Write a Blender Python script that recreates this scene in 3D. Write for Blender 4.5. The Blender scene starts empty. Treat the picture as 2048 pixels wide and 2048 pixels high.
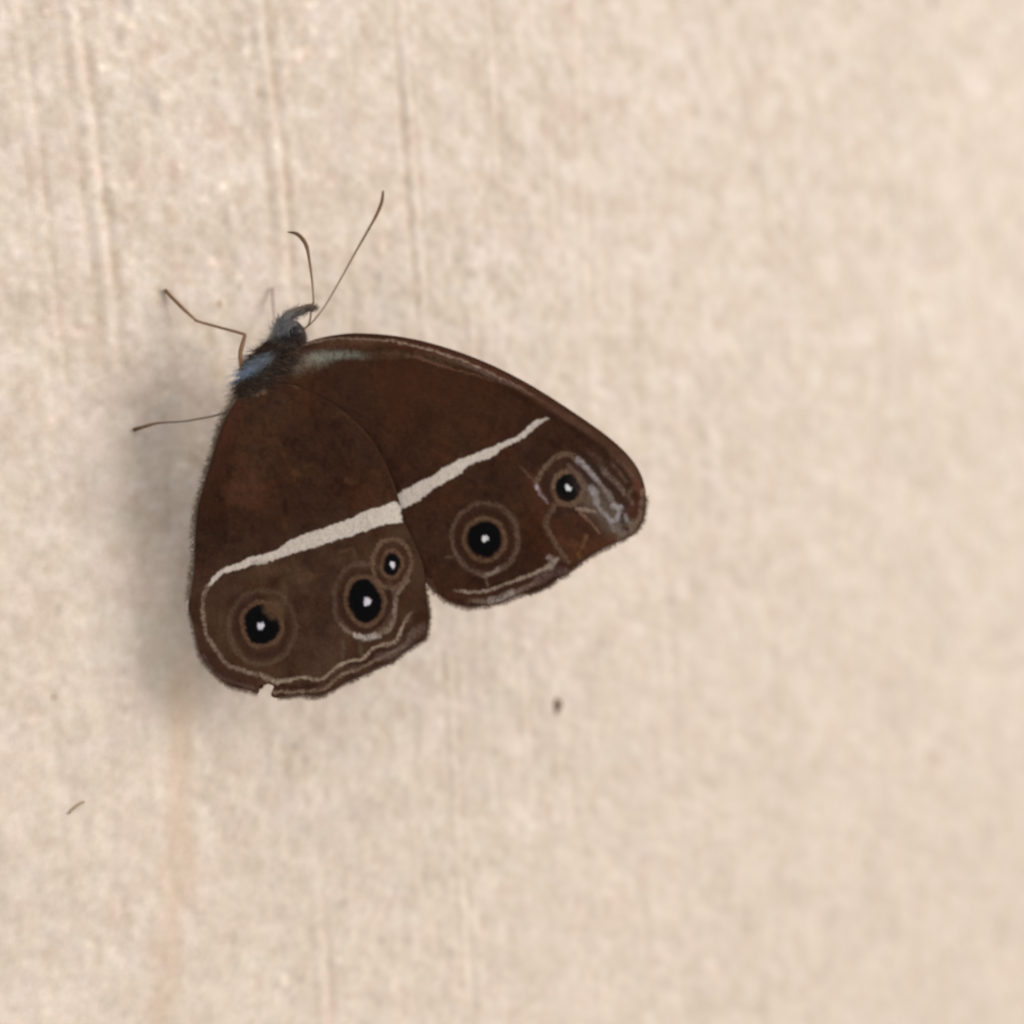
import bpy, math, random
import numpy as np
from mathutils import Matrix, Vector

rng = np.random.default_rng(7)
random.seed(7)
scene = bpy.context.scene
col = scene.collection
MM = 0.001

# ------------------------------------------------------------------ camera
# wall = plane y=0 facing -y; lengths below are in millimetres, built in metres
A, P, RHO = math.radians(34), math.radians(3), math.radians(-4)
LENS = 50.0
F = 2048 * LENS / 36.0
fw = np.array([math.sin(A)*math.cos(P), math.cos(A)*math.cos(P), -math.sin(P)])
r0 = np.array([math.cos(A), -math.sin(A), 0.0])
u0 = np.cross(r0, fw)
rt = math.cos(RHO)*r0 + math.sin(RHO)*u0
up = -math.sin(RHO)*r0 + math.cos(RHO)*u0
ORG = np.array([0.0, 0.0, 200.0])                  # where the butterfly clings to the wall

def ray(px, py):
    px = np.asarray(px, float); py = np.asarray(py, float)
    return fw + np.multiply.outer((px-1024)/F, rt) + np.multiply.outer((1024-py)/F, up)

CAM = ORG - 90.0*ray(430, 800)

cam_d = bpy.data.cameras.new("camera")
cam = bpy.data.objects.new("camera", cam_d); col.objects.link(cam)
M3 = np.stack([rt, up, -fw], axis=1)
cam.matrix_world = Matrix.Translation(Vector(CAM*MM)) @ Matrix(M3.tolist()).to_4x4()
cam_d.lens = LENS; cam_d.sensor_width = 36; cam_d.clip_start = 0.002; cam_d.clip_end = 20
cam_d.dof.use_dof = True; cam_d.dof.focus_distance = 0.0834; cam_d.dof.aperture_fstop = 18
scene.camera = cam

# ------------------------------------------------------------------ light
world = bpy.data.worlds.new("World"); scene.world = world; world.use_nodes = True
bg = world.node_tree.nodes["Background"]
bg.inputs[0].default_value = (1.0, 0.985, 0.975, 1); bg.inputs[1].default_value = 0.51

def lamp(name, d, dist, size, energy, color):
    d = d/np.linalg.norm(d)
    ld = bpy.data.lights.new(name, 'AREA'); ld.shape = 'DISK'; ld.size = size; ld.energy = energy; ld.color = color
    o = bpy.data.objects.new(name, ld); col.objects.link(o)
    o.location = Vector((ORG + d*dist)*MM)
    o.rotation_euler = Vector(d).to_track_quat('Z', 'Y').to_euler()
# a broad lamp to the right of the wall and a weak ceiling lamp
lamp("room_lamp", 1.0*rt + 0.23*up - 0.12*fw, 2100, 1.13, 33.2, (1.0, 0.975, 0.94))
lamp("ceiling_lamp", np.array([0.05, -0.75, 1.0]), 1500, 1.3, 3.6, (1.0, 0.98, 0.96))

vs = scene.view_settings
vs.view_transform = 'Standard'; vs.look = 'None'; vs.gamma = 1.0; vs.use_curve_mapping = False
vs.exposure = 0.0
scene.cycles.filter_width = 2.1

# ------------------------------------------------------------------ helpers
def lin(c):
    c = np.asarray(c, float)/255.0
    return np.where(c <= 0.04045, c/12.92, ((c+0.055)/1.055)**2.4)

_lat = {}
def noise(x, y, seed=0):
    if seed not in _lat:
        _lat[seed] = np.random.default_rng(1000+seed).uniform(-1, 1, (257, 257))
    L = _lat[seed]
    xi = np.floor(x); yi = np.floor(y); fx = x-xi; fy = y-yi
    xi = xi.astype(int) % 256; yi = yi.astype(int) % 256
    x1 = (xi+1) % 256; y1 = (yi+1) % 256
    fx = fx*fx*fx*(fx*(fx*6-15)+10); fy = fy*fy*fy*(fy*(fy*6-15)+10)
    return (L[xi, yi]*(1-fx)+L[x1, yi]*fx)*(1-fy) + (L[xi, y1]*(1-fx)+L[x1, y1]*fx)*fy

def fbm(x, y, seed=0, octv=3):
    v = 0; a = 1
    for i in range(octv):
        v = v + a*noise(x*2**i+17.3*i, y*2**i-9.1*i, seed+i); a *= 0.5
    return v

def smooth_line(p, n=4, closed=False):
    p = np.asarray(p, float); m = len(p); out = []
    rngi = range(m) if closed else range(m-1)
    for i in rngi:
        if closed: a, b, c, d = p[i-1], p[i], p[(i+1) % m], p[(i+2) % m]
        else: a, b, c, d = p[max(i-1, 0)], p[i], p[i+1], p[min(i+2, m-1)]
        for k in range(n):
            t = k/n
            out.append(0.5*((2*b)+(-a+c)*t+(2*a-5*b+4*c-d)*t*t+(-a+3*b-3*c+d)*t**3))
    if not closed: out.append(p[-1])
    return np.array(out)

def polydist(pts, poly, closed=False, want_near=False):
    """distance to a polyline and the fraction of its length there"""
    q = np.vstack([poly, poly[:1]]) if closed else np.asarray(poly, float)
    seg = np.linalg.norm(np.diff(q, axis=0), axis=1); cum = np.concatenate([[0], np.cumsum(seg)])
    best = np.full(len(pts), 1e9); tt = np.zeros(len(pts)); near = np.zeros((len(pts), q.shape[1]))
    for i in range(len(q)-1):
        a = q[i]; d = q[i+1]-a; L2 = max(float(d @ d), 1e-12)
        t = np.clip(((pts-a) @ d)/L2, 0, 1)
        c = a + t[:, None]*d
        ds = np.linalg.norm(pts-c, axis=1)
        m = ds < best
        best[m] = ds[m]; tt[m] = (cum[i]+t[m]*seg[i])/cum[-1]
        if want_near: near[m] = c[m]
    return (best, tt, near) if want_near else (best, tt)

def inside(pts, poly):
    x, y = pts[:, 0], pts[:, 1]; r = np.zeros(len(pts), bool); m = len(poly)
    for i in range(m):
        x1, y1 = poly[i]; x2, y2 = poly[(i+1) % m]
        if y1 == y2: continue
        c = ((y1 > y) != (y2 > y)) & (x < (x2-x1)*(y-y1)/(y2-y1)+x1)
        r ^= c
    return r

def sstep(a, b, x):
    t = np.clip((x-a)/(b-a), 0, 1); return t*t*(3-2*t)

def make_mesh(name, verts_mm, faces, mat, colors=None, parent=None, smooth=True, local=True):
    me = bpy.data.meshes.new(name)
    v = (np.asarray(verts_mm, float) - (ORG if local else 0))*MM
    f = faces
    if isinstance(f, np.ndarray):
        k = f.shape[1]
        me.vertices.add(len(v)); me.vertices.foreach_set("co", v.astype(np.float32).ravel())
        me.loops.add(f.size); me.loops.foreach_set("vertex_index", f.astype(np.int32).ravel())
        me.polygons.add(len(f)); me.polygons.foreach_set("loop_start", np.arange(0, f.size, k, dtype=np.int32))
        me.update(calc_edges=True)
    else:
        me.from_pydata(v.tolist(), [], f); me.update()
    if colors is not None:
        at = me.color_attributes.new("Col", 'FLOAT_COLOR', 'POINT')
        c = np.ones((len(v), 4), np.float32); c[:, :3] = colors
        at.data.foreach_set("color", c.ravel())
    me.polygons.foreach_set("use_smooth", np.full(len(me.polygons), smooth))
    me.materials.append(mat); me.validate()
    o = bpy.data.objects.new(name, me); col.objects.link(o)
    if parent: o.parent = parent
    return o

def attr_mat(name, rough=0.7, spec=0.3, sheen=0.0, nscale=9000, namp=0.25, bump=0.0, bscale=9000, sheen_tint=(1, 1, 1)):
    m = bpy.data.materials.new(name); m.use_nodes = True
    nt = m.node_tree; b = nt.nodes["Principled BSDF"]
    at = nt.nodes.new("ShaderNodeAttribute"); at.attribute_name = "Col"
    tc = nt.nodes.new("ShaderNodeTexCoord")
    nz = nt.nodes.new("ShaderNodeTexNoise"); nz.inputs["Scale"].default_value = nscale; nz.inputs["Detail"].default_value = 2
    nt.links.new(tc.outputs["Object"], nz.inputs["Vector"])
    mr = nt.nodes.new("ShaderNodeMapRange")
    mr.inputs["From Min"].default_value = 0.3; mr.inputs["From Max"].default_value = 0.7
    mr.inputs["To Min"].default_value = 1-namp; mr.inputs["To Max"].default_value = 1+namp
    nt.links.new(nz.outputs["Fac"], mr.inputs["Value"])
    mx = nt.nodes.new("ShaderNodeVectorMath"); mx.operation = 'SCALE'
    nt.links.new(at.outputs["Color"], mx.inputs[0]); nt.links.new(mr.outputs["Result"], mx.inputs["Scale"])
    nt.links.new(mx.outputs["Vector"], b.inputs["Base Color"])
    b.inputs["Roughness"].default_value = rough
    b.inputs["Specular IOR Level"].default_value = spec
    if sheen:
        b.inputs["Sheen Weight"].default_value = sheen
        b.inputs["Sheen Roughness"].default_value = 0.5
        b.inputs["Sheen Tint"].default_value = (*sheen_tint, 1)
    if bump:
        n2 = nt.nodes.new("ShaderNodeTexNoise"); n2.inputs["Scale"].default_value = bscale; n2.inputs["Detail"].default_value = 3
        nt.links.new(tc.outputs["Object"], n2.inputs["Vector"])
        bp = nt.nodes.new("ShaderNodeBump"); bp.inputs["Strength"].default_value = 1.0; bp.inputs["Distance"].default_value = bump
        nt.links.new(n2.outputs["Fac"], bp.inputs["Height"]); nt.links.new(bp.outputs["Normal"], b.inputs["Normal"])
    return m

M_wall = attr_mat("cream_wall_paint", rough=0.55, spec=0.14, nscale=2600, namp=0.03, bump=0.000016, bscale=2600)
M_wing = attr_mat("wing_scales", rough=0.8, spec=0.06, sheen=0.0, nscale=7000, namp=0.14, bump=0.00002, bscale=9000)
M_fur = attr_mat("body_fur", rough=0.6, spec=0.3, nscale=5000, namp=0.15)
M_limb = attr_mat("limb_cuticle", rough=0.5, spec=0.3, nscale=9000, namp=0.2)
M_eye = attr_mat("compound_eye", rough=0.5, spec=0.35, nscale=12000, namp=0.1)
M_dirt = attr_mat("dirt", rough=0.9, spec=0.1, nscale=6000, namp=0.3)

# ------------------------------------------------------------------ wall
def wall_pt(px, py):
    r = ray(px, py); s = -CAM[1]/r[..., 1]
    return CAM + s[..., None]*r if r.ndim > 1 else CAM + s*r

def wall_xz(poly):
    q = np.asarray(poly, float); w = wall_pt(q[:, 0], q[:, 1]); return w[:, [0, 2]]

def wall_depth(px, py):
    return -CAM[1]/ray(px, py)[..., 1]

def axis(lo, hi, step, olo, ohi):
    c = np.arange(lo, hi, step); a = [c[-1]]; s = step
    while a[-1] < ohi: s *= 1.25; a.append(min(a[-1]+s, ohi))
    b = [c[0]]; s = step
    while b[-1] > olo: s *= 1.25; b.append(max(b[-1]-s, olo))
    return np.concatenate([np.array(b[1:])[::-1], c, np.array(a[1:])])

corners = wall_xz([(0, 0), (2048, 0), (0, 2048), (2048, 2048)])
x0_, x1_, z0_, z1_ = corners[:, 0].min()-25, corners[:, 0].max()+70, corners[:, 1].min()-25, corners[:, 1].max()+25
gx = axis(x0_, x1_, 0.2, -500, 800)
gz = axis(z0_, z1_, 0.2, -200, 700)
X, Z = np.meshgrid(gx, gz, indexing='ij')
WX, WZ = X.ravel(), Z.ravel(); WP = np.stack([WX, WZ], 1)

H = 0.05*fbm(WX/9, WZ/9, 1, 2) + 0.037*fbm(WX/1.55, WZ/1.5, 5, 2)
H += 0.042*noise(WX/0.66, WZ/0.55, 11) + 0.011*noise(WX/0.36, WZ/0.32, 12)
H += 0.020*fbm(WX/0.9, WZ/22, 14, 2)                            # faint vertical brushing
dg = (WX*0.42+WZ)                                              # slanting roller marks
H += 0.022*noise((WX-0.42*WZ)/3.2, dg/0.8, 17)*sstep(5, -30, WZ-ORG[2])
# the worked texture dies away beyond the part that is looked at
far_ = np.maximum(np.maximum(x0_-WX, WX-x1_), np.maximum(z0_-WZ, WZ-z1_))
near_k = sstep(0, -20, far_)
H *= near_k
WALL = lin((222, 204.5, 188))
WC = np.tile(WALL, (len(WX), 1))
mot = fbm(WX/2.6, WZ/2.6, 21, 2)
WC *= (1 + 0.035*mot)[:, None]
mot2 = fbm(WX/1.45, WZ/1.3, 25, 3)                                # random patches of paler and deeper tone
calm = 0.62+0.38*sstep(-22, 12, WZ-ORG[2])
mk = np.clip(mot2, -1.2, 1.2)*calm
WC *= 1 + np.stack([0.070*mk, 0.088*mk, 0.115*mk], 1)
mot4 = np.clip(fbm(WX/0.52+11, WZ/0.46, 37, 2), -1.3, 1.3)*calm
WC *= 1 + np.stack([0.062*mot4, 0.078*mot4, 0.098*mot4], 1)
mot3 = fbm(WX/1.6+40, WZ/1.4, 29, 2)
WC *= 1 + np.stack([0.012*mot3, -0.010*mot3, 0.004*mot3], 1)
WC *= (1 - 0.16*np.clip(fbm(WX/0.9, WZ/1.1, 33, 2)-0.6, 0, 1))[:, None]

WC = WALL + (WC-WALL)*near_k[:, None]
# brush ridges (photo pixel tracks laid on the wall)
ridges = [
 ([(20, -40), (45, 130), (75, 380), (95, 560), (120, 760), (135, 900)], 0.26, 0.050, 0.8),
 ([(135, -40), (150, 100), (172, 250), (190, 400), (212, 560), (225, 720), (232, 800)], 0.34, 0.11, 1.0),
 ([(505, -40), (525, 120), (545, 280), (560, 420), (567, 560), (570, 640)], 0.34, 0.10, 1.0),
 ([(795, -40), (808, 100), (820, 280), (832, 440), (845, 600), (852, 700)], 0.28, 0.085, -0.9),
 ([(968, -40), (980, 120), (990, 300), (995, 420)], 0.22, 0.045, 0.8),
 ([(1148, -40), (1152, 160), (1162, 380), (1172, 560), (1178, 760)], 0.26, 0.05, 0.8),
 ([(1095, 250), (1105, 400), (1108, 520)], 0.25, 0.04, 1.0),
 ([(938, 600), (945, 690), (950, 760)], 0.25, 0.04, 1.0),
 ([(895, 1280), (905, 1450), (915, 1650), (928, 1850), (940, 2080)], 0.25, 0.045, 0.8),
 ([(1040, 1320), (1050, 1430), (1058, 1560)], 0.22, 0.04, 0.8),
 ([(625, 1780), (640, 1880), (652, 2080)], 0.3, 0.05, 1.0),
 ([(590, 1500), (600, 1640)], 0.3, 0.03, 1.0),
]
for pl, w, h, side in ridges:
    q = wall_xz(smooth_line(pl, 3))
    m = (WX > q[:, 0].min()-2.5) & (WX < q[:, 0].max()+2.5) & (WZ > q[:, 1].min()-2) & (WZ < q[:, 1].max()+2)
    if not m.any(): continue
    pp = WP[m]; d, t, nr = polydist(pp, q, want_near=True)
    jit = 0.05*noise(pp[:, 1]/1.2, pp[:, 0]*0+3, 41)
    sd = (pp[:, 0]-nr[:, 0])*np.sign(side) + jit
    br = 0.85+0.35*noise(pp[:, 1]/2.0, t*0+7.7, 43)
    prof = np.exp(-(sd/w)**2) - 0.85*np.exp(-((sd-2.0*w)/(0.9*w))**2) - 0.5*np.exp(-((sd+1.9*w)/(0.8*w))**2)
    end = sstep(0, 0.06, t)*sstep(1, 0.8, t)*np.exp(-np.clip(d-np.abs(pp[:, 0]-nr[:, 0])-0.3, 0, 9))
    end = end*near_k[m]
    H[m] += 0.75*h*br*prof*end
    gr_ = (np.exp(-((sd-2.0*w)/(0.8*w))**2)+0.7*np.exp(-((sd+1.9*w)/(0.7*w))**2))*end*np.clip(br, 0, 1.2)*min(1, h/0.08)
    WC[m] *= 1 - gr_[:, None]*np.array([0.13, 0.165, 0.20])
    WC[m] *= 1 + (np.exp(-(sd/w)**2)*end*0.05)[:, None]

# paint nibs and pimples
nibs = [(323, 196, .42, .17, 1.7), (232, 38, .3, .12, 1.2), (255, 53, .3, .14, 1.4), (197, 137, .22, .11, 1.5), (358, 335, .16, .10, 1),
        (440, 378, .38, .15, 1.5), (62, 224, .25, .12, 1.2), (425, 530, .33, .14, 1.4), (470, 558, .3, .14, 1.5), (485, 575, .15, .08, 1),
        (220, 372, .24, .10, 1.3), (255, 370, .24, .10, 1.2), (390, 240, .25, .08, 1.4), (598, 108, .35, .10, 2.2), (612, 14, .3, .08, 2),
        (1575, 452, .38, .16, 1.0), (305, 75, .3, .06, 1), (545, 110, .3, .06, 1), (968, 322, .3, .06, 1), (1125, 342, .25, .06, 1),
        (355, 935, .24, .13, 1.6), (352, 952, .2, .13, 1.3), (375, 1045, .15, .08, 2.5), (1540, 145, .4, .06, 1.6), (1080, 530, .3, .06, 3),
        (390, 1490, .25, .06, 1), (388, 1570, .25, .06, 1), (250, 1405, .25, .07, 1.4), (250, 1432, .22, .07, 1.2), (100, 1712, .25, .06, 1.6)]
nibs += [(random.uniform(-20, 1300), random.uniform(-20, 2060), random.uniform(.14, .34), random.uniform(.02, .06), random.uniform(.9, 1.8)) for _ in range(190)]
nibs += [(random.uniform(0, 620), random.uniform(0, 900), random.uniform(.14, .3), random.uniform(.03, .09), random.uniform(1, 2)) for _ in range(55)]
for px, py, r, h, asp in nibs:
    c = wall_xz([(px, py)])[0]
    i0, i1 = np.searchsorted(gx, [c[0]-4*r*asp, c[0]+4*r*asp]); j0, j1 = np.searchsorted(gz, [c[1]-4*r, c[1]+4*r])
    if i1 <= i0 or j1 <= j0: continue
    sx, sz = np.meshgrid(gx[i0:i1], gz[j0:j1], indexing='ij')
    th = 0.25
    dx = (sx-c[0])*math.cos(th)+(sz-c[1])*math.sin(th); dz = -(sx-c[0])*math.sin(th)+(sz-c[1])*math.cos(th)
    g_ = np.exp(-((dx/(r*asp))**2+(dz/r)**2))
    Hv = H.reshape(X.shape); Hv[i0:i1, j0:j1] += 1.3*h*g_
    WCv = WC.reshape(X.shape[0], X.shape[1], 3); WCv[i0:i1, j0:j1] *= 1+(g_*min(1.9*h, 0.22))[..., None]  # glint of each nib painted into the wall colour

# dried tan run on the wall and small stains
st = wall_xz(smooth_line([(372, 1290), (368, 1380), (360, 1480), (358, 1600), (352, 1750), (330, 1900), (322, 2080)], 3))
m = (WX > st[:, 0].min()-6) & (WX < st[:, 0].max()+6) & (WZ < st[:, 1].max()+3)
d, t = polydist(WP[m], st)
wd = 0.62+0.25*noise(t*9, t*0+1, 51)
k = 0.42*sstep(wd+0.95, wd*0.55, d+0.22*noise(WP[m][:, 0]/0.8, WP[m][:, 1]/1.6, 52))*sstep(0, 0.1, t)*(1-0.35*t)
WC[m] = WC[m]*(1-k[:, None]) + k[:, None]*lin((210, 179, 146))
for px, py, r, c, a in [(545, 75, .4, (190, 170, 150), .4), (510, 72, .4, (186, 168, 155), .5), (1865, 4, .45, (150, 140, 115), .75), (440, 608, .22, (165, 135, 100), .7),
                        (913, 462, .32, (178, 160, 138), .6), (838, 600, .35, (180, 160, 140), .5), (435, 740, .6, (205, 180, 140), .4), (1045, 1300, .3, (190, 172, 152), .5),
                        (340, 430, .5, (205, 182, 150), .4), (1180, 1700, .5, (205, 185, 160), .4), (108, 1394, .2, (175, 150, 125), .6), (250, 1420, .3, (185, 170, 155), .4)]:
    c0 = wall_xz([(px, py)])[0]
    dd = np.hypot(WX-c0[0], (WZ-c0[1])*0.7)
    k = a*sstep(r*1.3, r*0.4, dd)
    WC = WC*(1-k[:, None]) + k[:, None]*lin(c)

n1, n2 = X.shape
V = np.stack([WX, -H, WZ], 1)
idx = np.arange(n1*n2).reshape(n1, n2)
Fq = np.stack([idx[:-1, :-1], idx[1:, :-1], idx[1:, 1:], idx[:-1, 1:]], -1).reshape(-1, 4)
# slab sides and back
ring = np.concatenate([idx[:, 0], idx[-1, 1:], idx[-2::-1, -1], idx[0, -2:0:-1]])
vb = V[ring].copy(); vb[:, 1] = 40.0
nb = len(V) + np.arange(len(ring))
side = np.stack([ring, nb, np.roll(nb, -1), np.roll(ring, -1)], -1)
V = np.vstack([V, vb]); WC = np.vstack([WC, WC[ring]])
ctr = len(V); V = np.vstack([V, [[50, 40, 250]]]); WC = np.vstack([WC, WC[:1]])
back = np.stack([nb, np.full(len(nb), ctr), np.full(len(nb), ctr), np.roll(nb, -1)], -1)
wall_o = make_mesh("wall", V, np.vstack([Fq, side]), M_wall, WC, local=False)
wall_o["kind"] = "structure"

def wall_h(px, py):
    c = wall_xz([(px, py)])[0]
    i = np.clip(np.searchsorted(gx, c[0]), 0, n1-1); j = np.clip(np.searchsorted(gz, c[1]), 0, n2-1)
    return H.reshape(n1, n2)[i, j]

# ------------------------------------------------------------------ butterfly: root
def empty(name, loc):
    o = bpy.data.objects.new(name, None); o.empty_display_size = 0.005; col.objects.link(o); o.location = Vector(np.asarray(loc)*MM); return o
bf = empty("butterfly", ORG)
bf["label"] = "dark brown butterfly with cream wing band and black eyespots clinging to the wall"
bf["category"] = "butterfly"

KX = 0.05
def wing_depth(px, py):
    return 86.6 + KX*(np.asarray(px, float)-450)*0.0316
def wp(pts, w):
    """pixel on the wing plane, raised w mm toward the viewer side of the wing"""
    pts = np.asarray(pts, float)
    return CAM + wing_depth(pts[:, 0], pts[:, 1])[:, None]*ray(pts[:, 0], pts[:, 1]) - np.asarray(w)[:, None]*fw

def zA(p): return [(240+.3106*u, 360+.3106*v) for u, v in p]
def zB(p): return [(360+.2847*u, 960+.2847*v) for u, v in p]
def zC(p): return [(760+.2899*u, 800+.2899*v) for u, v in p]
def zD(p): return [(560+.3934*u, 620+.3934*v) for u, v in p]
def zE(p): return [(420+.1553*u, 580+.1553*v) for u, v in p]
def zT(p): return [(1040+.1449*u, 860+.1449*v) for u, v in p]
def zW(p): return [(370+.2743*u, 660+.2743*v) for u, v in p]

spine = smooth_line([(560, 705), (530, 755), (508, 805), (486, 860), (468, 930), (456, 1005)], 3)

FW_costa = [(566, 728), (584, 705), (607, 687), (639, 674), (678, 667), (717, 665), (776, 669), (835, 679), (894, 695), (953, 716), (1012, 743), (1071, 775),
            (1130, 812), (1189, 852), (1229, 883), (1258, 911), (1279, 940), (1290, 968)]
FW_outer = [(1293, 992), (1291, 1017), (1286, 1044), (1274, 1062), (1252, 1076), (1224, 1090), (1191, 1107), (1166, 1123), (1146, 1140), (1116, 1159), (1093, 1175), (1064, 1187),
            (1040, 1190), (1020, 1198), (998, 1207), (969, 1213), (940, 1215), (911, 1210), (888, 1199), (870, 1186), (856, 1172)]
FW_inner = [(820, 1125), (760, 1045), (680, 940), (610, 850), (560, 790), (548, 755)]
HW_outer = [(853, 1170), (856, 1202), (860, 1230), (858, 1257), (852, 1277), (830, 1291), (805, 1308), (786, 1324), (764, 1332), (739, 1345), (716, 1356), (690, 1367),
            (667, 1381), (639, 1392), (611, 1391), (582, 1393), (559, 1395), (545, 1389), (548, 1371), (537, 1368), (525, 1370), (517, 1386), (494, 1379), (468, 1373), (446, 1361), (429, 1345),
            (412, 1325), (399, 1302), (394, 1279), (387, 1248), (379, 1222)]
HW_inner = [(381, 1196), (385, 1165), (389, 1131), (391, 1088), (393, 1054), (399, 1017), (409, 983), (419, 950), (428, 919), (441, 876), (455, 842), (466, 823), (478, 806)]
HW_costa = [(505, 790), (545, 775), (590, 772), (640, 793), (690, 825), (735, 868), (765, 915), (788, 965), (799, 1002), (810, 1045), (828, 1085), (845, 1125)]

def soft_fill(pts, poly, soft=1.2):
    bb = (pts[:, 0] > poly[:, 0].min()-6) & (pts[:, 0] < poly[:, 0].max()+6) & (pts[:, 1] > poly[:, 1].min()-6) & (pts[:, 1] < poly[:, 1].max()+6)
    k = np.zeros(len(pts)); q = pts[bb]
    if len(q):
        d, _ = polydist(q, poly, True); s = np.where(inside(q, poly), -d, d)
        k[bb] = sstep(soft, -soft, s)
    return k

class Painter:
    def __init__(s, pts):
        s.p = pts
        s.j = pts + 1.6*np.stack([noise(pts[:, 0]/6, pts[:, 1]/6, 61), noise(pts[:, 0]/6, pts[:, 1]/6, 62)], 1) \
                  + 1.1*np.stack([noise(pts[:, 0]/2.2, pts[:, 1]/2.2, 63), noise(pts[:, 0]/2.2, pts[:, 1]/2.2, 64)], 1)
        s.j = s.j + 2.6*np.stack([noise(pts[:, 0]/28, pts[:, 1]/28, 67), noise(pts[:, 0]/28, pts[:, 1]/28, 68)], 1)
        s.c = np.zeros((len(pts), 3))
        s.gr = 0.65 + 0.8*noise(pts[:, 0]/3.4, pts[:, 1]/3.4, 65) + 0.25*noise(pts[:, 0]/11, pts[:, 1]/11, 66)
    def mix(s, k, c):
        k = np.clip(k, 0, 1)[:, None]; s.c = s.c*(1-k) + k*lin(c)
    def stroke(s, poly, w, c, a=1.0, soft=0.6, w2=None, fade=(0.0, 0.0), grain=0.75):
        q = smooth_line(poly, 4); R = max(w, w2 or 0)*(1+soft)+6
        m = (s.p[:, 0] > q[:, 0].min()-R) & (s.p[:, 0] < q[:, 0].max()+R) & (s.p[:, 1] > q[:, 1].min()-R) & (s.p[:, 1] < q[:, 1].max()+R)
        if not m.any(): return
        d, t = polydist(s.j[m], q)
        ww = w if w2 is None else w+(w2-w)*t
        k = a*sstep(ww*(1+soft), ww*(1-soft), d)
        if fade[0]: k = k*sstep(0, fade[0], t)
        if fade[1]: k = k*sstep(1, 1-fade[1], t)
        full = np.zeros(len(s.p)); full[m] = k*((1-grain)+grain*np.clip(s.gr[m]+0.25, 0, 1.3)); s.mix(full, c)
    def fill(s, poly, c, a=1.0, soft=1.6):
        s.mix(a*soft_fill(s.j, smooth_line(poly, 2, True), soft), c)
    def ell(s, cx, cy, rx, ry, rot):
        x, y = s.j[:, 0]-cx, s.j[:, 1]-cy; ca, sa = math.cos(rot), math.sin(rot)
        u = x*ca+y*sa; v = -x*sa+y*ca
        return np.hypot(u/rx, v/ry), np.arctan2(v/ry, u/rx)
    def ring(s, cx, cy, rx, ry, w, c, a=1.0, rot=0, arc=None):
        e, th = s.ell(cx, cy, rx, ry, rot); r = (rx+ry)/2
        d = np.abs(e-1)*r; k = a*sstep(w*1.5, w*0.4, d)*np.clip(s.gr*0.6+0.5, 0, 1.2)
        if arc is not None: k = k*arc(th)
        s.mix(k, c)
    def disc(s, cx, cy, rx, ry, c, a=1.0, rot=0, soft=1.6):
        e, _ = s.ell(cx, cy, rx, ry, rot); r = (rx+ry)/2
        s.mix(a*sstep(soft, -soft, (e-1)*r), c)

BASE = (59, 36, 24)
def base_coat(pt):
    x, y = pt.p[:, 0], pt.p[:, 1]
    pt.c = np.tile(lin(BASE), (len(x), 1))
    n1_ = fbm(x/34, y/34, 71, 3); n2_ = noise(x/5, y/5, 74); n3_ = fbm(x/90, y/90, 76, 2)
    n4_ = fbm(x/13, y/13, 78, 2)
    pt.c *= np.clip(1 + 0.16*n1_ + 0.12*n2_ + 0.16*n4_, 0.4, 2)[:, None]
    pt.c *= 1 + np.stack([0.10*n3_, -0.02*n3_, -0.06*n3_], 1)

TAN, TAN2, PALE, BAND, INK = (106, 80, 62), (99, 75, 58), (146, 130, 116), (203, 191, 178), (9, 9, 11)
DARK = (45, 26, 18)

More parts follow.
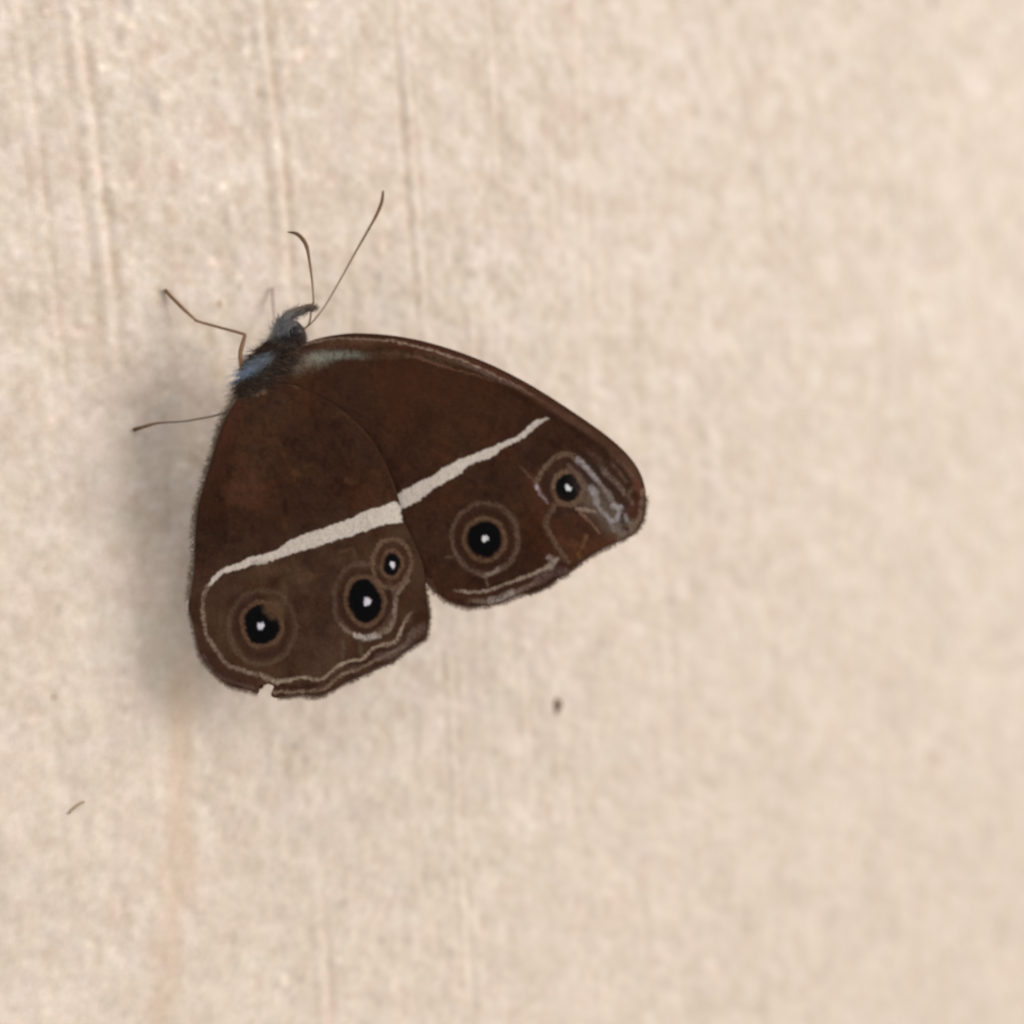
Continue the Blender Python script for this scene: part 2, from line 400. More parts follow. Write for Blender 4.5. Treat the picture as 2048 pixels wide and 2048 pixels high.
# ---- forewing paint
band_f = zD([(600, 940), (640, 915), (720, 870), (800, 820), (850, 790), (950, 750), (1050, 705), (1130, 675), (1200, 640), (1260, 595), (1310, 562), (1366, 550),
             (1322, 580), (1272, 622), (1200, 668), (1130, 712), (1080, 745), (1000, 780), (930, 815), (870, 860), (780, 910), (740, 945), (670, 985), (635, 1010), (600, 1000)])
band_f = band_f[:-3] + [(823, 1008), (806, 1018), (780, 1010), (785, 992)]
def paint_fore(pt):
    base_coat(pt)
    x, y = pt.p[:, 0], pt.p[:, 1]
    pt.mix(0.45*sstep(930, 760, y)*sstep(620, 760, x), (70, 41, 27))          # redder basal field
    # outer third slightly warmer
    pt.mix(0.35*sstep(1180, 1260, x+0.3*y-300), (84, 58, 44))
    # costa
    pt.stroke(zD([(40, 230), (130, 172), (250, 147), (400, 141), (550, 156), (700, 187), (850, 227), (950, 266), (1100, 332), (1250, 412), (1400, 500)]), 2.3, (134, 116, 102), 0.75, fade=(.1, .35))
    pt.stroke(zD([(0, 250), (140, 150), (300, 117), (420, 116), (560, 128), (700, 152), (860, 194), (1010, 250), (1160, 320), (1310, 402), (1460, 497), (1610, 600), (1740, 705)]), 4.5, (58, 34, 24), 0.9, w2=5)
    pt.stroke(zD([(150, 190), (300, 172), (450, 175), (600, 195)]), 12, (84, 58, 42), 0.75, fade=(.2, .4))
    pt.stroke(zD([(40, 300), (110, 275), (200, 258), (300, 245)]), 18, (106, 96, 82), 0.7, soft=.8, w2=9, fade=(.1, .5))  # sheen on the wing base painted in as colour, with the next stroke
    pt.stroke(zD([(90, 262), (180, 238), (290, 226), (400, 225), (520, 232)]), 11, (122, 121, 110), 0.9, soft=.8, w2=6, fade=(.35, .5))
    pt.stroke(zD([(420, 235), (550, 225), (700, 235), (850, 262), (1000, 315)]), 9, (92, 70, 52), 0.6, w2=5, fade=(.3, .4))
    pt.stroke(zD([(560, 215), (700, 245), (800, 275), (950, 320), (1060, 352), (1150, 380)]), 2.4, (116, 84, 68), 0.65, fade=(.3, .3))
    pt.stroke(zD([(800, 225), (950, 285), (1100, 350), (1250, 420), (1350, 480)]), 3.6, (96, 78, 70), 0.55, fade=(.3, .3))
    pt.stroke(zD([(1280, 455), (1400, 520), (1540, 600), (1640, 690)]), 7, (82, 58, 50), 0.4, fade=(.3, .3))
    pt.fill(band_f, BAND, 0.97)
    # large eyespot
    cx, cy = zC([(724, 956)])[0]
    pt.disc(cx, cy, 62, 66, (72, 47, 35), 0.5, soft=8)
    pt.ring(cx, cy, 66, 71, 5.0, (104, 84, 70), 0.75, arc=lambda t: 0.85+0.15*np.sin(t))
    pt.ring(cx, cy, 52, 55, 6, DARK, 0.6)
    pt.ring(cx, cy, 40.5, 42.5, 4.3, TAN2, 0.9)
    pt.disc(cx, cy, 33, 35, INK)
    pt.disc(cx, cy, 5.8, 5.2, (230, 222, 226), soft=1.6); pt.disc(cx-2, cy+3, 4, 4.5, (236, 228, 230), soft=1.2)
    pt.stroke(zC([(700, 1200), (730, 1215), (840, 1150)]), 4, PALE, 0.7, fade=(.2, .2))
    pt.stroke(zC([(725, 1210), (740, 1300)]), 2.6, (100, 80, 66), 0.7)
    pt.stroke(zC([(500, 1070), (450, 1075)]), 3, (100, 78, 64), 0.6)
    # small eyespot near the tip
    cx, cy = zC([(1302, 606)])[0]
    pt.disc(cx, cy, 50, 56, (70, 47, 38), 0.5, soft=8)
    pt.stroke(zC([(1075, 570), (1110, 510), (1160, 440), (1230, 392), (1300, 378), (1370, 405), (1400, 440)]), 5.5, (110, 88, 72), 0.85)
    pt.stroke(zC([(1070, 590), (1105, 640), (1150, 705)]), 5.5, (126, 108, 106), 0.85, w2=3)
    pt.disc(*zC([(1078, 600)])[0], 5, 6, (160, 146, 150), 0.9)
    pt.stroke(zC([(940, 430), (1000, 500), (1060, 570)]), 2.6, (98, 74, 60), 0.6, fade=(.4, 0))
    pt.ring(cx, cy, 30.5, 33, 4.8, (118, 94, 74), 0.85)
    pt.stroke(zC([(1150, 530), (1160, 620), (1180, 680)]), 8, (48, 30, 24), 0.7)
    pt.disc(cx, cy, 23.5, 25.5, (11, 11, 14))
    pt.disc(cx+1, cy, 6.5, 5.5, (228, 232, 235), soft=1.3); pt.disc(cx-2, cy-3, 4, 4, (228, 232, 235), soft=1.3)
    # frosted lilac scaling between the veins at the tip
    LIL, GRY = (134, 125, 122), (114, 103, 94)
    DK = (50, 32, 26)
    pt.stroke(zT([(1000, 700), (1150, 900), (1330, 1180)]), 30, (88, 70, 60), 0.55, soft=.9, grain=.4)
    pt.stroke(zT([(1020, 980), (1140, 1100), (1330, 1330)]), 22, (100, 88, 77), 0.7, soft=.8, grain=.4)
    pt.stroke(zT([(830, 330), (1000, 520), (1150, 680), (1330, 880), (1400, 980)]), 9, DK, 0.75, soft=.7, grain=.4)
    pt.stroke(zT([(1180, 520), (1330, 680), (1470, 820), (1500, 900)]), 7, (58, 38, 29), 0.7, soft=.7, grain=.4)
    pt.stroke(zT([(1330, 480), (1450, 600), (1560, 760)]), 6, (56, 36, 27), 0.6, soft=.7, grain=.4)
    pt.stroke(zT([(830, 560), (900, 650), (990, 760)]), 8, (56, 38, 35), 0.7, soft=.7, grain=.4)
    pt.stroke(zT([(680, 500), (800, 640), (880, 760), (960, 850)]), 5.5, (108, 88, 76), 0.75)
    pt.stroke(zT([(810, 410), (900, 510), (1000, 620), (1080, 700)]), 5.6, (148, 138, 136), 0.95, w2=5, grain=.6)
    pt.stroke(zT([(1070, 710), (1170, 830), (1290, 980), (1370, 1060)]), 4.6, (124, 112, 106), 0.9)
    pt.stroke(zT([(1060, 450), (1180, 590), (1280, 690), (1430, 860), (1450, 930)]), 5.2, (112, 94, 82), 0.8, fade=(.3, .1))
    pt.stroke(zT([(1230, 400), (1350, 560), (1490, 730)]), 3.6, (100, 80, 66), 0.75, fade=(.3, .1))
    pt.stroke(zT([(900, 230), (1050, 390), (1150, 510)]), 4.5, (84, 62, 52), 0.6, fade=(.3, .3))
    pt.stroke(zT([(1150, 250), (1350, 430), (1550, 640), (1600, 760)]), 5, (88, 66, 53), 0.6, fade=(.3, .3))
    pt.stroke(zT([(990, 820), (1030, 890), (1060, 990)]), 7.5, (146, 137, 136), 0.95, grain=.6)
    pt.stroke(zT([(1060, 990), (1140, 1130), (1220, 1240), (1300, 1380)]), 4.6, LIL, 0.8)
    pt.stroke(zT([(1290, 1045), (1350, 1065), (1415, 1062)]), 5, (152, 143, 142), 0.9, grain=.6)
    pt.stroke(zT([(1395, 1070), (1380, 1150)]), 6, (152, 143, 142), 0.9, w2=4, grain=.6)
    pt.stroke(zT([(1370, 1160), (1300, 1240), (1215, 1215)]), 5.5, (146, 137, 138), 0.9, grain=.6)
    pt.stroke(zT([(1450, 1180), (1480, 1250)]), 5.5, (146, 137, 136), 0.85, w2=2.5)
    pt.stroke(zT([(1420, 1190), (1350, 1320), (1380, 1440)]), 5, GRY, 0.8)
    pt.stroke(zT([(1550, 1280), (1500, 1400), (1400, 1500)]), 9, (120, 105, 91), 0.8)
    pt.stroke(zT([(1480, 1000), (1440, 1090), (1400, 1250), (1470, 1370)]), 4.5, (60, 40, 36), 0.8)
    pt.stroke(zT([(1600, 720), (1620, 860), (1580, 1050), (1550, 1180)]), 8, (74, 40, 28), 0.7)
    pt.stroke(zT([(1700, 850), (1690, 1050), (1650, 1230), (1560, 1400)]), 5.5, (116, 92, 74), 0.8)
    pt.stroke(zT([(1560, 800), (1500, 900), (1560, 1010)]), 3.6, (104, 86, 70), 0.7)
    pt.stroke(zT([(980, 950), (920, 1000), (960, 1060)]), 5, (100, 82, 64), 0.6)
    # rusty cell below it
    for q_, w_, c_, a_ in [([(1230, 800), (1300, 900), (1400, 980), (1520, 960)], 30, (76, 46, 32), .5), ([(1330, 1080), (1450, 1030), (1600, 970)], 14, (84, 50, 31), .5),
                           ([(1290, 850), (1340, 900)], 9, (58, 36, 27), .5), ([(1440, 930), (1500, 900)], 8, (62, 38, 28), .5), ([(1250, 960), (1330, 1010)], 8, (88, 54, 36), .5),
                           ([(1380, 870), (1430, 930)], 7, (56, 34, 25), .5), ([(1330, 970), (1380, 1010)], 6, (96, 62, 40), .45)]:
        pt.stroke(zC(q_), w_, c_, a_, soft=.9, grain=.6)
    pt.disc(*zC([(1225, 775)])[0], 13, 14, (44, 28, 22), 0.75, soft=5); pt.disc(*zC([(1330, 760)])[0], 14, 9, (48, 30, 23), 0.65, soft=5)
    pt.stroke(zC([(1200, 745), (1160, 790), (1145, 860), (1195, 960), (1245, 1040), (1300, 1115)]), 5.5, (98, 77, 62), 0.8, w2=5)
    pt.stroke(zC([(1200, 720), (1300, 715), (1390, 690)]), 4, (100, 78, 60), 0.7)
    pt.stroke(zC([(1365, 745), (1430, 765), (1480, 775)]), 3.6, (138, 118, 104), 0.8)
    pt.stroke(zC([(1380, 770), (1440, 840), (1510, 912)]), 3.6, (124, 94, 76), 0.75, w2=2.5)
    pt.stroke(zC([(1420, 940), (1400, 1010)]), 3.5, (112, 80, 55), 0.6, soft=.9)
    pt.stroke(zC([(1375, 1050), (1385, 1085)]), 3.5, (120, 92, 50), 0.5, soft=.9)
    # margin lines
    pt.stroke(zC([(480, 1312), (600, 1328), (720, 1322), (830, 1292), (920, 1252), (1050, 1196), (1150, 1152), (1200, 1110), (1260, 1090)]), 3.2, (150, 132, 116), 0.9, fade=(.12, .05))
    pt.stroke(zC([(460, 1340), (600, 1362), (740, 1352), (860, 1310), (960, 1275), (1080, 1220)]), 4.5, (70, 42, 30), 0.7)
    pt.stroke(zC([(560, 1392), (700, 1392), (800, 1370), (900, 1340), (1020, 1290), (1150, 1220)]), 5, (118, 98, 86), 0.75, fade=(.2, .2))
    pt.stroke(zC([(760, 1385), (850, 1372), (910, 1345)]), 7, (150, 140, 132), 0.7)
    pt.stroke(zC([(1100, 1230), (1200, 1180), (1280, 1190)]), 9, (100, 78, 74), 0.7)
    pt.stroke(zC([(1220, 1150), (1260, 1130)]), 6, (58, 30, 32), 0.7)
    pt.stroke(zC([(1170, 1090), (1200, 1110), (1180, 1150)]), 6, (140, 124, 112), 0.8)
    pt.stroke(zC([(1300, 1195), (1420, 1110), (1560, 1040), (1700, 965)]), 3.2, (132, 104, 84), 0.85)
    pt.stroke(zC([(330, 1240), (360, 1310), (420, 1370)]), 5, (92, 68, 54), 0.5)

# ---- hindwing paint
band_h = zB([(196, 735), (215, 705), (262, 660), (350, 610), (430, 570), (520, 540), (680, 490), (760, 440), (880, 380), (1000, 340), (1100, 300), (1200, 268), (1320, 210), (1420, 188),
             (1490, 155), (1530, 165), (1556, 250), (1560, 298), (1480, 300), (1380, 330), (1250, 370), (1150, 405), (1050, 440), (950, 482), (850, 502), (720, 545), (620, 580), (500, 605), (420, 632), (330, 655), (265, 700), (212, 740)])
def paint_hind(pt):
    base_coat(pt)
    x, y = pt.p[:, 0], pt.p[:, 1]
    d, t = polydist(pt.p, smooth_line(HW_inner, 3))
    pt.mix(0.55*sstep(46, 8, d)*sstep(1100, 900, y), (76, 48, 36))
    pt.stroke(zW([(400, 560), (360, 680), (320, 820)]), 16, (84, 50, 38), 0.5, soft=.9)
    pt.mix(0.6*sstep(1000, 1150, y-0.35*(600-x))*np.clip(0.7+0.6*fbm(x/28, y/28, 97, 2), 0, 1.3), (78, 56, 43))
    # costal edge of the hindwing
    pt.stroke(HW_costa[2:], 3.0, (80, 55, 40), 0.4, fade=(.3, .3))
    pt.stroke(zW([(1000, 620), (1180, 590), (1250, 650), (1380, 760), (1450, 880)]), 9, (82, 54, 38), 0.5, soft=.9, fade=(.3, .3))
    pt.stroke(zW([(880, 1000), (940, 970)]), 5, (82, 55, 38), 0.45, soft=.9); pt.stroke(zW([(800, 1040), (830, 1060)]), 5, (86, 60, 40), 0.5); pt.stroke(zW([(1190, 1100), (1220, 1110)]), 6, (84, 58, 42), 0.5)
    # pale tuft and ruff at the wing root
    pt.stroke(zW([(400, 440), (520, 450), (640, 470)]), 5, (122, 98, 76), 0.7, fade=(.2, .2))
    pt.stroke(zW([(420, 510), (480, 500), (560, 490)]), 4, (104, 84, 66), 0.6)
    pt.stroke(zW([(680, 410), (760, 400), (830, 425)]), 2.6, (92, 66, 50), 0.6)
    pt.stroke(zW([(430, 395), (600, 380), (820, 340)]), 12, (44, 30, 20), 0.75, soft=.8)
    pt.fill(band_h, BAND, 0.98)
    # blotches behind the band
    pt.stroke(zB([(560, 620), (760, 640), (900, 680)]), 14, (88, 64, 48), 0.55, soft=.9)
    pt.disc(*zB([(890, 695)])[0], 24, 9, (96, 72, 52), 0.4, rot=-.3, soft=9)
    pt.stroke(zB([(1130, 500), (1220, 480), (1240, 540)]), 4, (92, 66, 52), 0.5)
    # left eyespot
    cx, cy = zB([(581, 1010)])[0]; ox, oy = zB([(585, 1030)])[0]
    pt.disc(ox, oy, 64, 72, (66, 42, 32), 0.4, soft=8)
    pt.ring(ox, oy, 67, 74, 5.2, (94, 75, 61), 0.65, arc=lambda t: 0.8+0.2*np.cos(t-2.2))
    pt.ring(ox, oy, 50, 56, 6, DARK, 0.5)
    pt.ring(cx, cy, 40, 45, 4.2, TAN2, 0.75)
    pt.stroke(zB([(720, 740), (730, 830), (700, 900)]), 9, (92, 70, 53), 0.5, soft=.9)
    pt.disc(cx, cy, 33, 40, INK)
    pt.stroke(zB([(640, 880), (670, 915), (700, 930)]), 15, (84, 62, 45), 0.95, soft=.55, grain=.45)
    pt.disc(*zB([(574, 1022)])[0], 7.2, 8, (216, 212, 222), soft=2.2)
    # middle eyespot
    cx, cy = zB([(1300, 845)])[0]
    pt.disc(cx, cy, 58, 70, (68, 46, 36), 0.4, soft=8)
    pt.ring(cx-2, cy-2, 60, 73, 5, (97, 76, 63), 0.65)
    pt.ring(cx, cy, 48, 58, 5, DARK, 0.5)
    pt.ring(cx, cy, 38, 49, 4.2, TAN2, 0.85, rot=-.16)
    pt.disc(cx, cy, 30.5, 43.5, INK, rot=-.16)
    pt.disc(*zB([(1310, 846)])[0], 7.2, 7.4, (222, 214, 226), soft=2.2)
    pt.stroke(zB([(1130, 1015), (1180, 1060), (1250, 1090)]), 4, (122, 104, 92), 0.7)
    pt.stroke(zB([(1230, 1085), (1310, 1102), (1395, 1090)]), 5.2, (172, 160, 150), 0.95)
    pt.stroke(zB([(1395, 1085), (1470, 1040), (1505, 960), (1510, 860), (1540, 770), (1600, 705)]), 4.6, (130, 112, 98), 0.8)
    # small eyespot by the forewing
    cx, cy = zB([(1490, 590)])[0]
    pt.disc(cx, cy, 36, 44, (62, 38, 28), 0.5, soft=6)
    pt.ring(cx, cy-1, 39, 48, 4.6, (108, 84, 67), 0.85)
    pt.ring(cx, cy+1, 21, 26.5, 3.6, TAN2, 0.85)
    pt.disc(cx, cy+1, 15.5, 20.5, INK)
    pt.disc(*zB([(1498, 597)])[0], 5.6, 6.6, (226, 214, 222), soft=1.8)
    # submarginal pale lines
    pt.stroke(zB([(205, 730), (178, 790), (165, 880), (175, 990), (200, 1090), (240, 1155), (290, 1235), (350, 1300), (450, 1332), (560, 1366), (640, 1405), (700, 1416)]), 3.4, (134, 114, 100), 0.75, w2=4.6)
    pt.stroke(zB([(660, 1412), (720, 1414), (790, 1390), (880, 1378), (980, 1394), (1060, 1352), (1150, 1292), (1260, 1262), (1350, 1186), (1420, 1160), (1510, 1134), (1560, 1050), (1610, 960), (1662, 880)]), 3.4, (152, 134, 116), 0.85, fade=(0, .15))
    pt.stroke(zB([(640, 1490), (780, 1482), (980, 1470), (1060, 1430), (1150, 1368), (1250, 1338), (1340, 1282), (1430, 1238), (1530, 1190), (1620, 1090), (1680, 990)]), 3.2, (124, 104, 88), 0.8, fade=(0, .2))
    pt.stroke(zB([(980, 1440), (1060, 1400), (1150, 1335), (1280, 1300)]), 4, (100, 82, 68), 0.6)
    pt.stroke(zB([(640, 1450), (800, 1445), (980, 1432), (1080, 1385), (1170, 1325), (1300, 1270), (1400, 1205), (1530, 1165), (1610, 1070)]), 3.6, (50, 28, 20), 0.7)
    pt.stroke(zB([(150, 1120), (220, 1230), (300, 1335), (420, 1385), (540, 1420)]), 7, (66, 40, 30), 0.7)
    pt.stroke(zB([(170, 1230), (250, 1350), (360, 1410), (520, 1450)]), 3.6, (96, 74, 66), 0.55)
    pt.stroke(zB([(1400, 1240), (1500, 1220), (1600, 1130), (1700, 1040)]), 8, (112, 94, 84), 0.5, soft=.8)
    pt.stroke(zB([(1140, 1130), (1150, 1250)]), 4, (92, 76, 64), 0.5); pt.stroke(zB([(1265, 1120), (1270, 1230)]), 4, (92, 76, 64), 0.45)
    pt.stroke(zB([(1010, 1160), (1080, 1260), (980, 1330)]), 16, (84, 66, 52), 0.35, soft=.9)

# ---- wing surface shape
def vein_lines(kind):
    if kind == 'f':
        return [smooth_line(v, 4) for v in (
            zD([(30, 300), (300, 195), (650, 215), (1000, 330), (1350, 500), (1650, 700), (1800, 850)]),
            zD([(30, 320), (400, 260), (800, 330), (1200, 520), (1500, 760), (1680, 930)]),
            zD([(60, 360), (450, 420), (900, 560), (1250, 780), (1500, 1010)]),
            zD([(60, 380), (400, 520), (800, 740), (1050, 930), (1220, 1180)]),
            zT([(200, 0), (820, 420), (1370, 1060)]), zT([(500, -100), (1060, 500), (1430, 960)]), zT([(300, 500), (800, 1100), (1300, 1500)]))]
    return [smooth_line(v, 4) for v in (
        [(520, 800), (620, 900), (740, 1040), (830, 1250)], [(515, 805), (590, 960), (680, 1150), (740, 1340)],
        [(510, 810), (550, 980), (600, 1180), (640, 1385)], [(500, 812), (510, 1000), (520, 1180), (540, 1370)],
        [(495, 815), (470, 980), (445, 1180), (430, 1340)], [(490, 815), (440, 960), (415, 1100), (395, 1240)])]

def wing_height(pts, kind):
    x, y = pts[:, 0], pts[:, 1]
    d, t = polydist(pts, spine)
    w = 1.25*np.exp(-(d/52.0)**2)*sstep(1120, 980, y)
    w = w + 0.16*fbm(x/150, y/150, 81 if kind == 'f' else 84, 2) + 0.012*noise(x/9, y/9, 88)
    for v in vein_lines(kind):
        dv, tv = polydist(pts, v)
        w = w + 0.014*np.exp(-(dv/4.5)**2)*sstep(1.0, 0.85, tv)
    if kind == 'h':
        w = w + 0.30
        dm, _ = polydist(pts, smooth_line(HW_costa, 3)); w = w - 0.12*np.exp(-(dm/26)**2)
    else:
        dc, _ = polydist(pts, smooth_line(FW_costa, 3)); w = w - 0.35*np.exp(-(dc/16)**2) + 0.15*np.exp(-((dc-22)/10)**2)
    return w

STEP = 1.6
def build_wing(kind, outline, painter, regions, names, step=STEP):
    lo = outline.min(0)-2*step; hi = outline.max(0)+2*step
    ax = np.arange(lo[0], hi[0], step); ay = np.arange(lo[1], hi[1], step)
    GX, GY = np.meshgrid(ax, ay, indexing='ij'); n, m = GX.shape
    cpts = np.stack([GX[:-1, :-1].ravel()+step/2, GY[:-1, :-1].ravel()+step/2], 1)
    ins = inside(cpts, outline).reshape(n-1, m-1)
    id_ = np.arange(n*m).reshape(n, m)
    quads = np.stack([id_[:-1, :-1], id_[:-1, 1:], id_[1:, 1:], id_[1:, :-1]], -1)[ins]
    cen = cpts.reshape(n-1, m-1, 2)[ins]
    pts = np.stack([GX.ravel(), GY.ravel()], 1)
    cnt = np.bincount(quads.ravel(), minlength=n*m)
    bd = (cnt > 0) & (cnt < 4)
    dd, tt, near = polydist(pts[bd], outline, True, True)
    mv = dd < 1.6*step; ib = np.where(bd)[0][mv]; pts[ib] = near[mv]
    used = np.where(cnt > 0)[0]; rem = -np.ones(n*m, int); rem[used] = np.arange(len(used))
    pts = pts[used]; quads = rem[quads]
    w = wing_height(pts, kind); P3 = wp(pts, w)
    pt = Painter(pts); painter(pt)
    cat = np.zeros(len(quads), int)
    for i, fn in enumerate(regions):
        mm = fn(cen) & (cat == 0); cat[mm] = i+1
    objs = []; root = None
    for i, nm in enumerate(names):
        q = quads[cat == i]
        u, inv = np.unique(q.ravel(), return_inverse=True)
        o = make_mesh(nm, P3[u], inv.reshape(-1, 4), M_wing, np.clip(pt.c[u]*1.2, 0, .85), parent=bf if i == 0 else root)
        if i == 0: root = o
        objs.append(o)
    return root, objs

def in_ell(cx, cy, rx, ry):
    return lambda c: ((c[:, 0]-cx)/rx)**2 + ((c[:, 1]-cy)/ry)**2 < 1
bf_s = smooth_line(band_f, 2, True); bh_s = smooth_line(band_h, 2, True)
c4 = zC([(724, 956)])[0]; c5 = zC([(1302, 606)])[0]
c1 = zB([(583, 1020)])[0]; c2 = zB([(1300, 845)])[0]; c3 = zB([(1490, 590)])[0]

def outl(*parts):
    return np.vstack([smooth_line(p, 4) for p in parts])
FW = outl(FW_costa+FW_outer[:1], FW_outer, FW_outer[-1:]+FW_inner+FW_costa[:1])
# ragged outer margins
def ragged(poly, amp, seed, keep):
    d, t = polydist(poly, smooth_line(keep, 2))
    k = sstep(6, 0, d)
    off = amp*np.stack([noise(np.arange(len(poly))*0.45, np.zeros(len(poly))+1, seed), noise(np.arange(len(poly))*0.45, np.zeros(len(poly))+5, seed)], 1)
    return poly + off*k[:, None]
FW = ragged(FW, 2.2, 91, FW_outer)
HWo = np.array(HW_outer)
HW = outl(HW_outer+HW_inner[:1], HW_inner, HW_inner[-1:]+HW_costa+HW_outer[:1])
HW = ragged(HW, 1.8, 92, HW_outer)

fore, _ = build_wing('f', FW, paint_fore,
    [in_ell(*c4, 73, 78), in_ell(*c5, 38, 42), lambda c: inside(c, bf_s)],
    ["forewing", "eyespot", "eyespot", "wing_band"])
hind, _ = build_wing('h', HW, paint_hind,
    [in_ell(*c3, 45, 55), in_ell(*c2, 66, 79), in_ell(*c1, 74, 81), lambda c: inside(c, bh_s)],
    ["hindwing", "eyespot", "eyespot", "eyespot", "wing_band"])

# far-side wings, folded against these
def far_wing(name, kind, outline, off):
    step = 5.0
    lo = outline.min(0)-2*step; hi = outline.max(0)+2*step
    ax = np.arange(lo[0], hi[0], step); ay = np.arange(lo[1], hi[1], step)
    GX, GY = np.meshgrid(ax, ay, indexing='ij'); n, m = GX.shape
    cp = np.stack([GX[:-1, :-1].ravel()+step/2, GY[:-1, :-1].ravel()+step/2], 1)
    ins = inside(cp, outline).reshape(n-1, m-1); id_ = np.arange(n*m).reshape(n, m)
    quads = np.stack([id_[:-1, :-1], id_[:-1, 1:], id_[1:, 1:], id_[1:, :-1]], -1)[ins]
    pts = np.stack([GX.ravel(), GY.ravel()], 1); cnt = np.bincount(quads.ravel(), minlength=n*m)
    bd = (cnt > 0) & (cnt < 4); dd, tt, near = polydist(pts[bd], outline, True, True); ib = np.where(bd)[0]; pts[ib] = near
    used = np.where(cnt > 0)[0]; rem = -np.ones(n*m, int); rem[used] = np.arange(len(used)); pts = pts[used]
    d, t = polydist(pts, spine)
    w = -off - 1.15*np.exp(-(d/52.0)**2) + 0.16*fbm(pts[:, 0]/150, pts[:, 1]/150, 81, 2)
    pt = Painter(pts); base_coat(pt)
    ctr_ = pts.mean(0); pts2 = ctr_ + (pts-ctr_)*0.985
    return make_mesh(name, wp(pts2, w), rem[quads], M_wing, pt.c, parent=bf)
far_wing("forewing", 'f', FW, 0.55)
far_wing("hindwing", 'h', HW, 0.95)

# ------------------------------------------------------------------ strands
def strands(name, roots, dirs, lens, widths, c0, c1, parent, bend=None, mat=M_fur, segs=2):
    roots = np.asarray(roots); n = len(roots); dirs = np.asarray(dirs)/np.linalg.norm(dirs, axis=1)[:, None]
    a = np.cross(dirs, fw+0.01); a /= np.linalg.norm(a, axis=1)[:, None]; b = np.cross(dirs, a)
    bend = np.zeros_like(dirs) if bend is None else bend
    vs_, cs_ = [], []
    lv = []
    for k in range(segs):
        t = k/segs
        c = roots + dirs*(lens*t)[:, None] + bend*(lens*t*t)[:, None]
        wdt = (widths*(1-0.55*t))[:, None]
        for j in range(3):
            an = 2*math.pi*j/3
            lv.append(c + wdt*(a*math.cos(an)+b*math.sin(an)))
            cs_.append(c0*(1-t)+c1*t)
    lv.append(roots + dirs*lens[:, None] + bend*lens[:, None]); cs_.append(c1)
    per = segs*3+1
    Vv = np.stack(lv, 1).reshape(-1, 3); Cc = np.stack(cs_, 1).reshape(-1, 3)
    fl = []
    for k in range(segs-1):
        for j in range(3):
            fl.append((k*3+j, k*3+(j+1) % 3, (k+1)*3+(j+1) % 3)); fl.append((k*3+j, (k+1)*3+(j+1) % 3, (k+1)*3+j))
    for j in range(3): fl.append(((segs-1)*3+j, (segs-1)*3+(j+1) % 3, per-1))
    fl = np.array(fl); faces = (fl[None]+(np.arange(n)*per)[:, None, None]).reshape(-1, 3)
    return make_mesh(name, Vv, faces, mat, Cc, parent=parent)

PXMM = 0.0306
def fringe(name, line, kind, length, cin, cout, parent, density=1.0, lean=0.15, wid=0.030, sgn=1, inset=3):
    q = smooth_line(line, 6); seg = np.linalg.norm(np.diff(q, axis=0), axis=1); cum = np.concatenate([[0], np.cumsum(seg)])
    n = int(cum[-1]*density); s = np.sort(rng.uniform(0, cum[-1], n))
    x = np.interp(s, cum, q[:, 0]); y = np.interp(s, cum, q[:, 1])
    tx = np.interp(s+2, cum, q[:, 0])-np.interp(s-2, cum, q[:, 0]); ty = np.interp(s+2, cum, q[:, 1])-np.interp(s-2, cum, q[:, 1])
    L = np.hypot(tx, ty)+1e-9; tx /= L; ty /= L
    nx, ny = sgn*-ty, sgn*tx
    clump = noise(s/7, s*0+2, 95)
    le = length*(0.65+0.5*rng.random(n)+0.35*clump)
    ln = rng.normal(0, lean, n)+0.25*clump
    p0 = np.stack([x-nx*inset, y-ny*inset], 1); p1 = np.stack([x+nx*le+tx*ln*le, y+ny*le+ty*ln*le], 1)
    w0 = wing_height(p0, kind)+0.01; P0 = wp(p0, w0); P1 = wp(p1, w0+rng.normal(0, 0.08, n))
    D = P1-P0; Ls = np.linalg.norm(D, axis=1)
    v = (0.8+0.4*rng.random(n))[:, None]
    return strands(name, P0, D, Ls, np.full(n, wid), lin(cin)*v, lin(cout)*v, parent)

fringe("fringe", FW_outer, 'f', 8, (100, 76, 62), (196, 172, 150), fore, 3.6, sgn=-1, lean=.45, wid=.012)
fringe("fringe", HW_outer[:17], 'h', 7.5, (96, 74, 62), (184, 160, 142), hind, 3.6, sgn=-1, lean=.45, wid=.012)
fringe("fringe", HW_outer[21:], 'h', 7.5, (88, 66, 54), (170, 146, 128), hind, 3.6, sgn=-1, lean=.45, wid=.012)
fringe("inner_margin_hair", HW_inner, 'h', 12, (92, 74, 60), (176, 156, 134), hind, 2.4, sgn=-1, lean=.9, wid=.016)

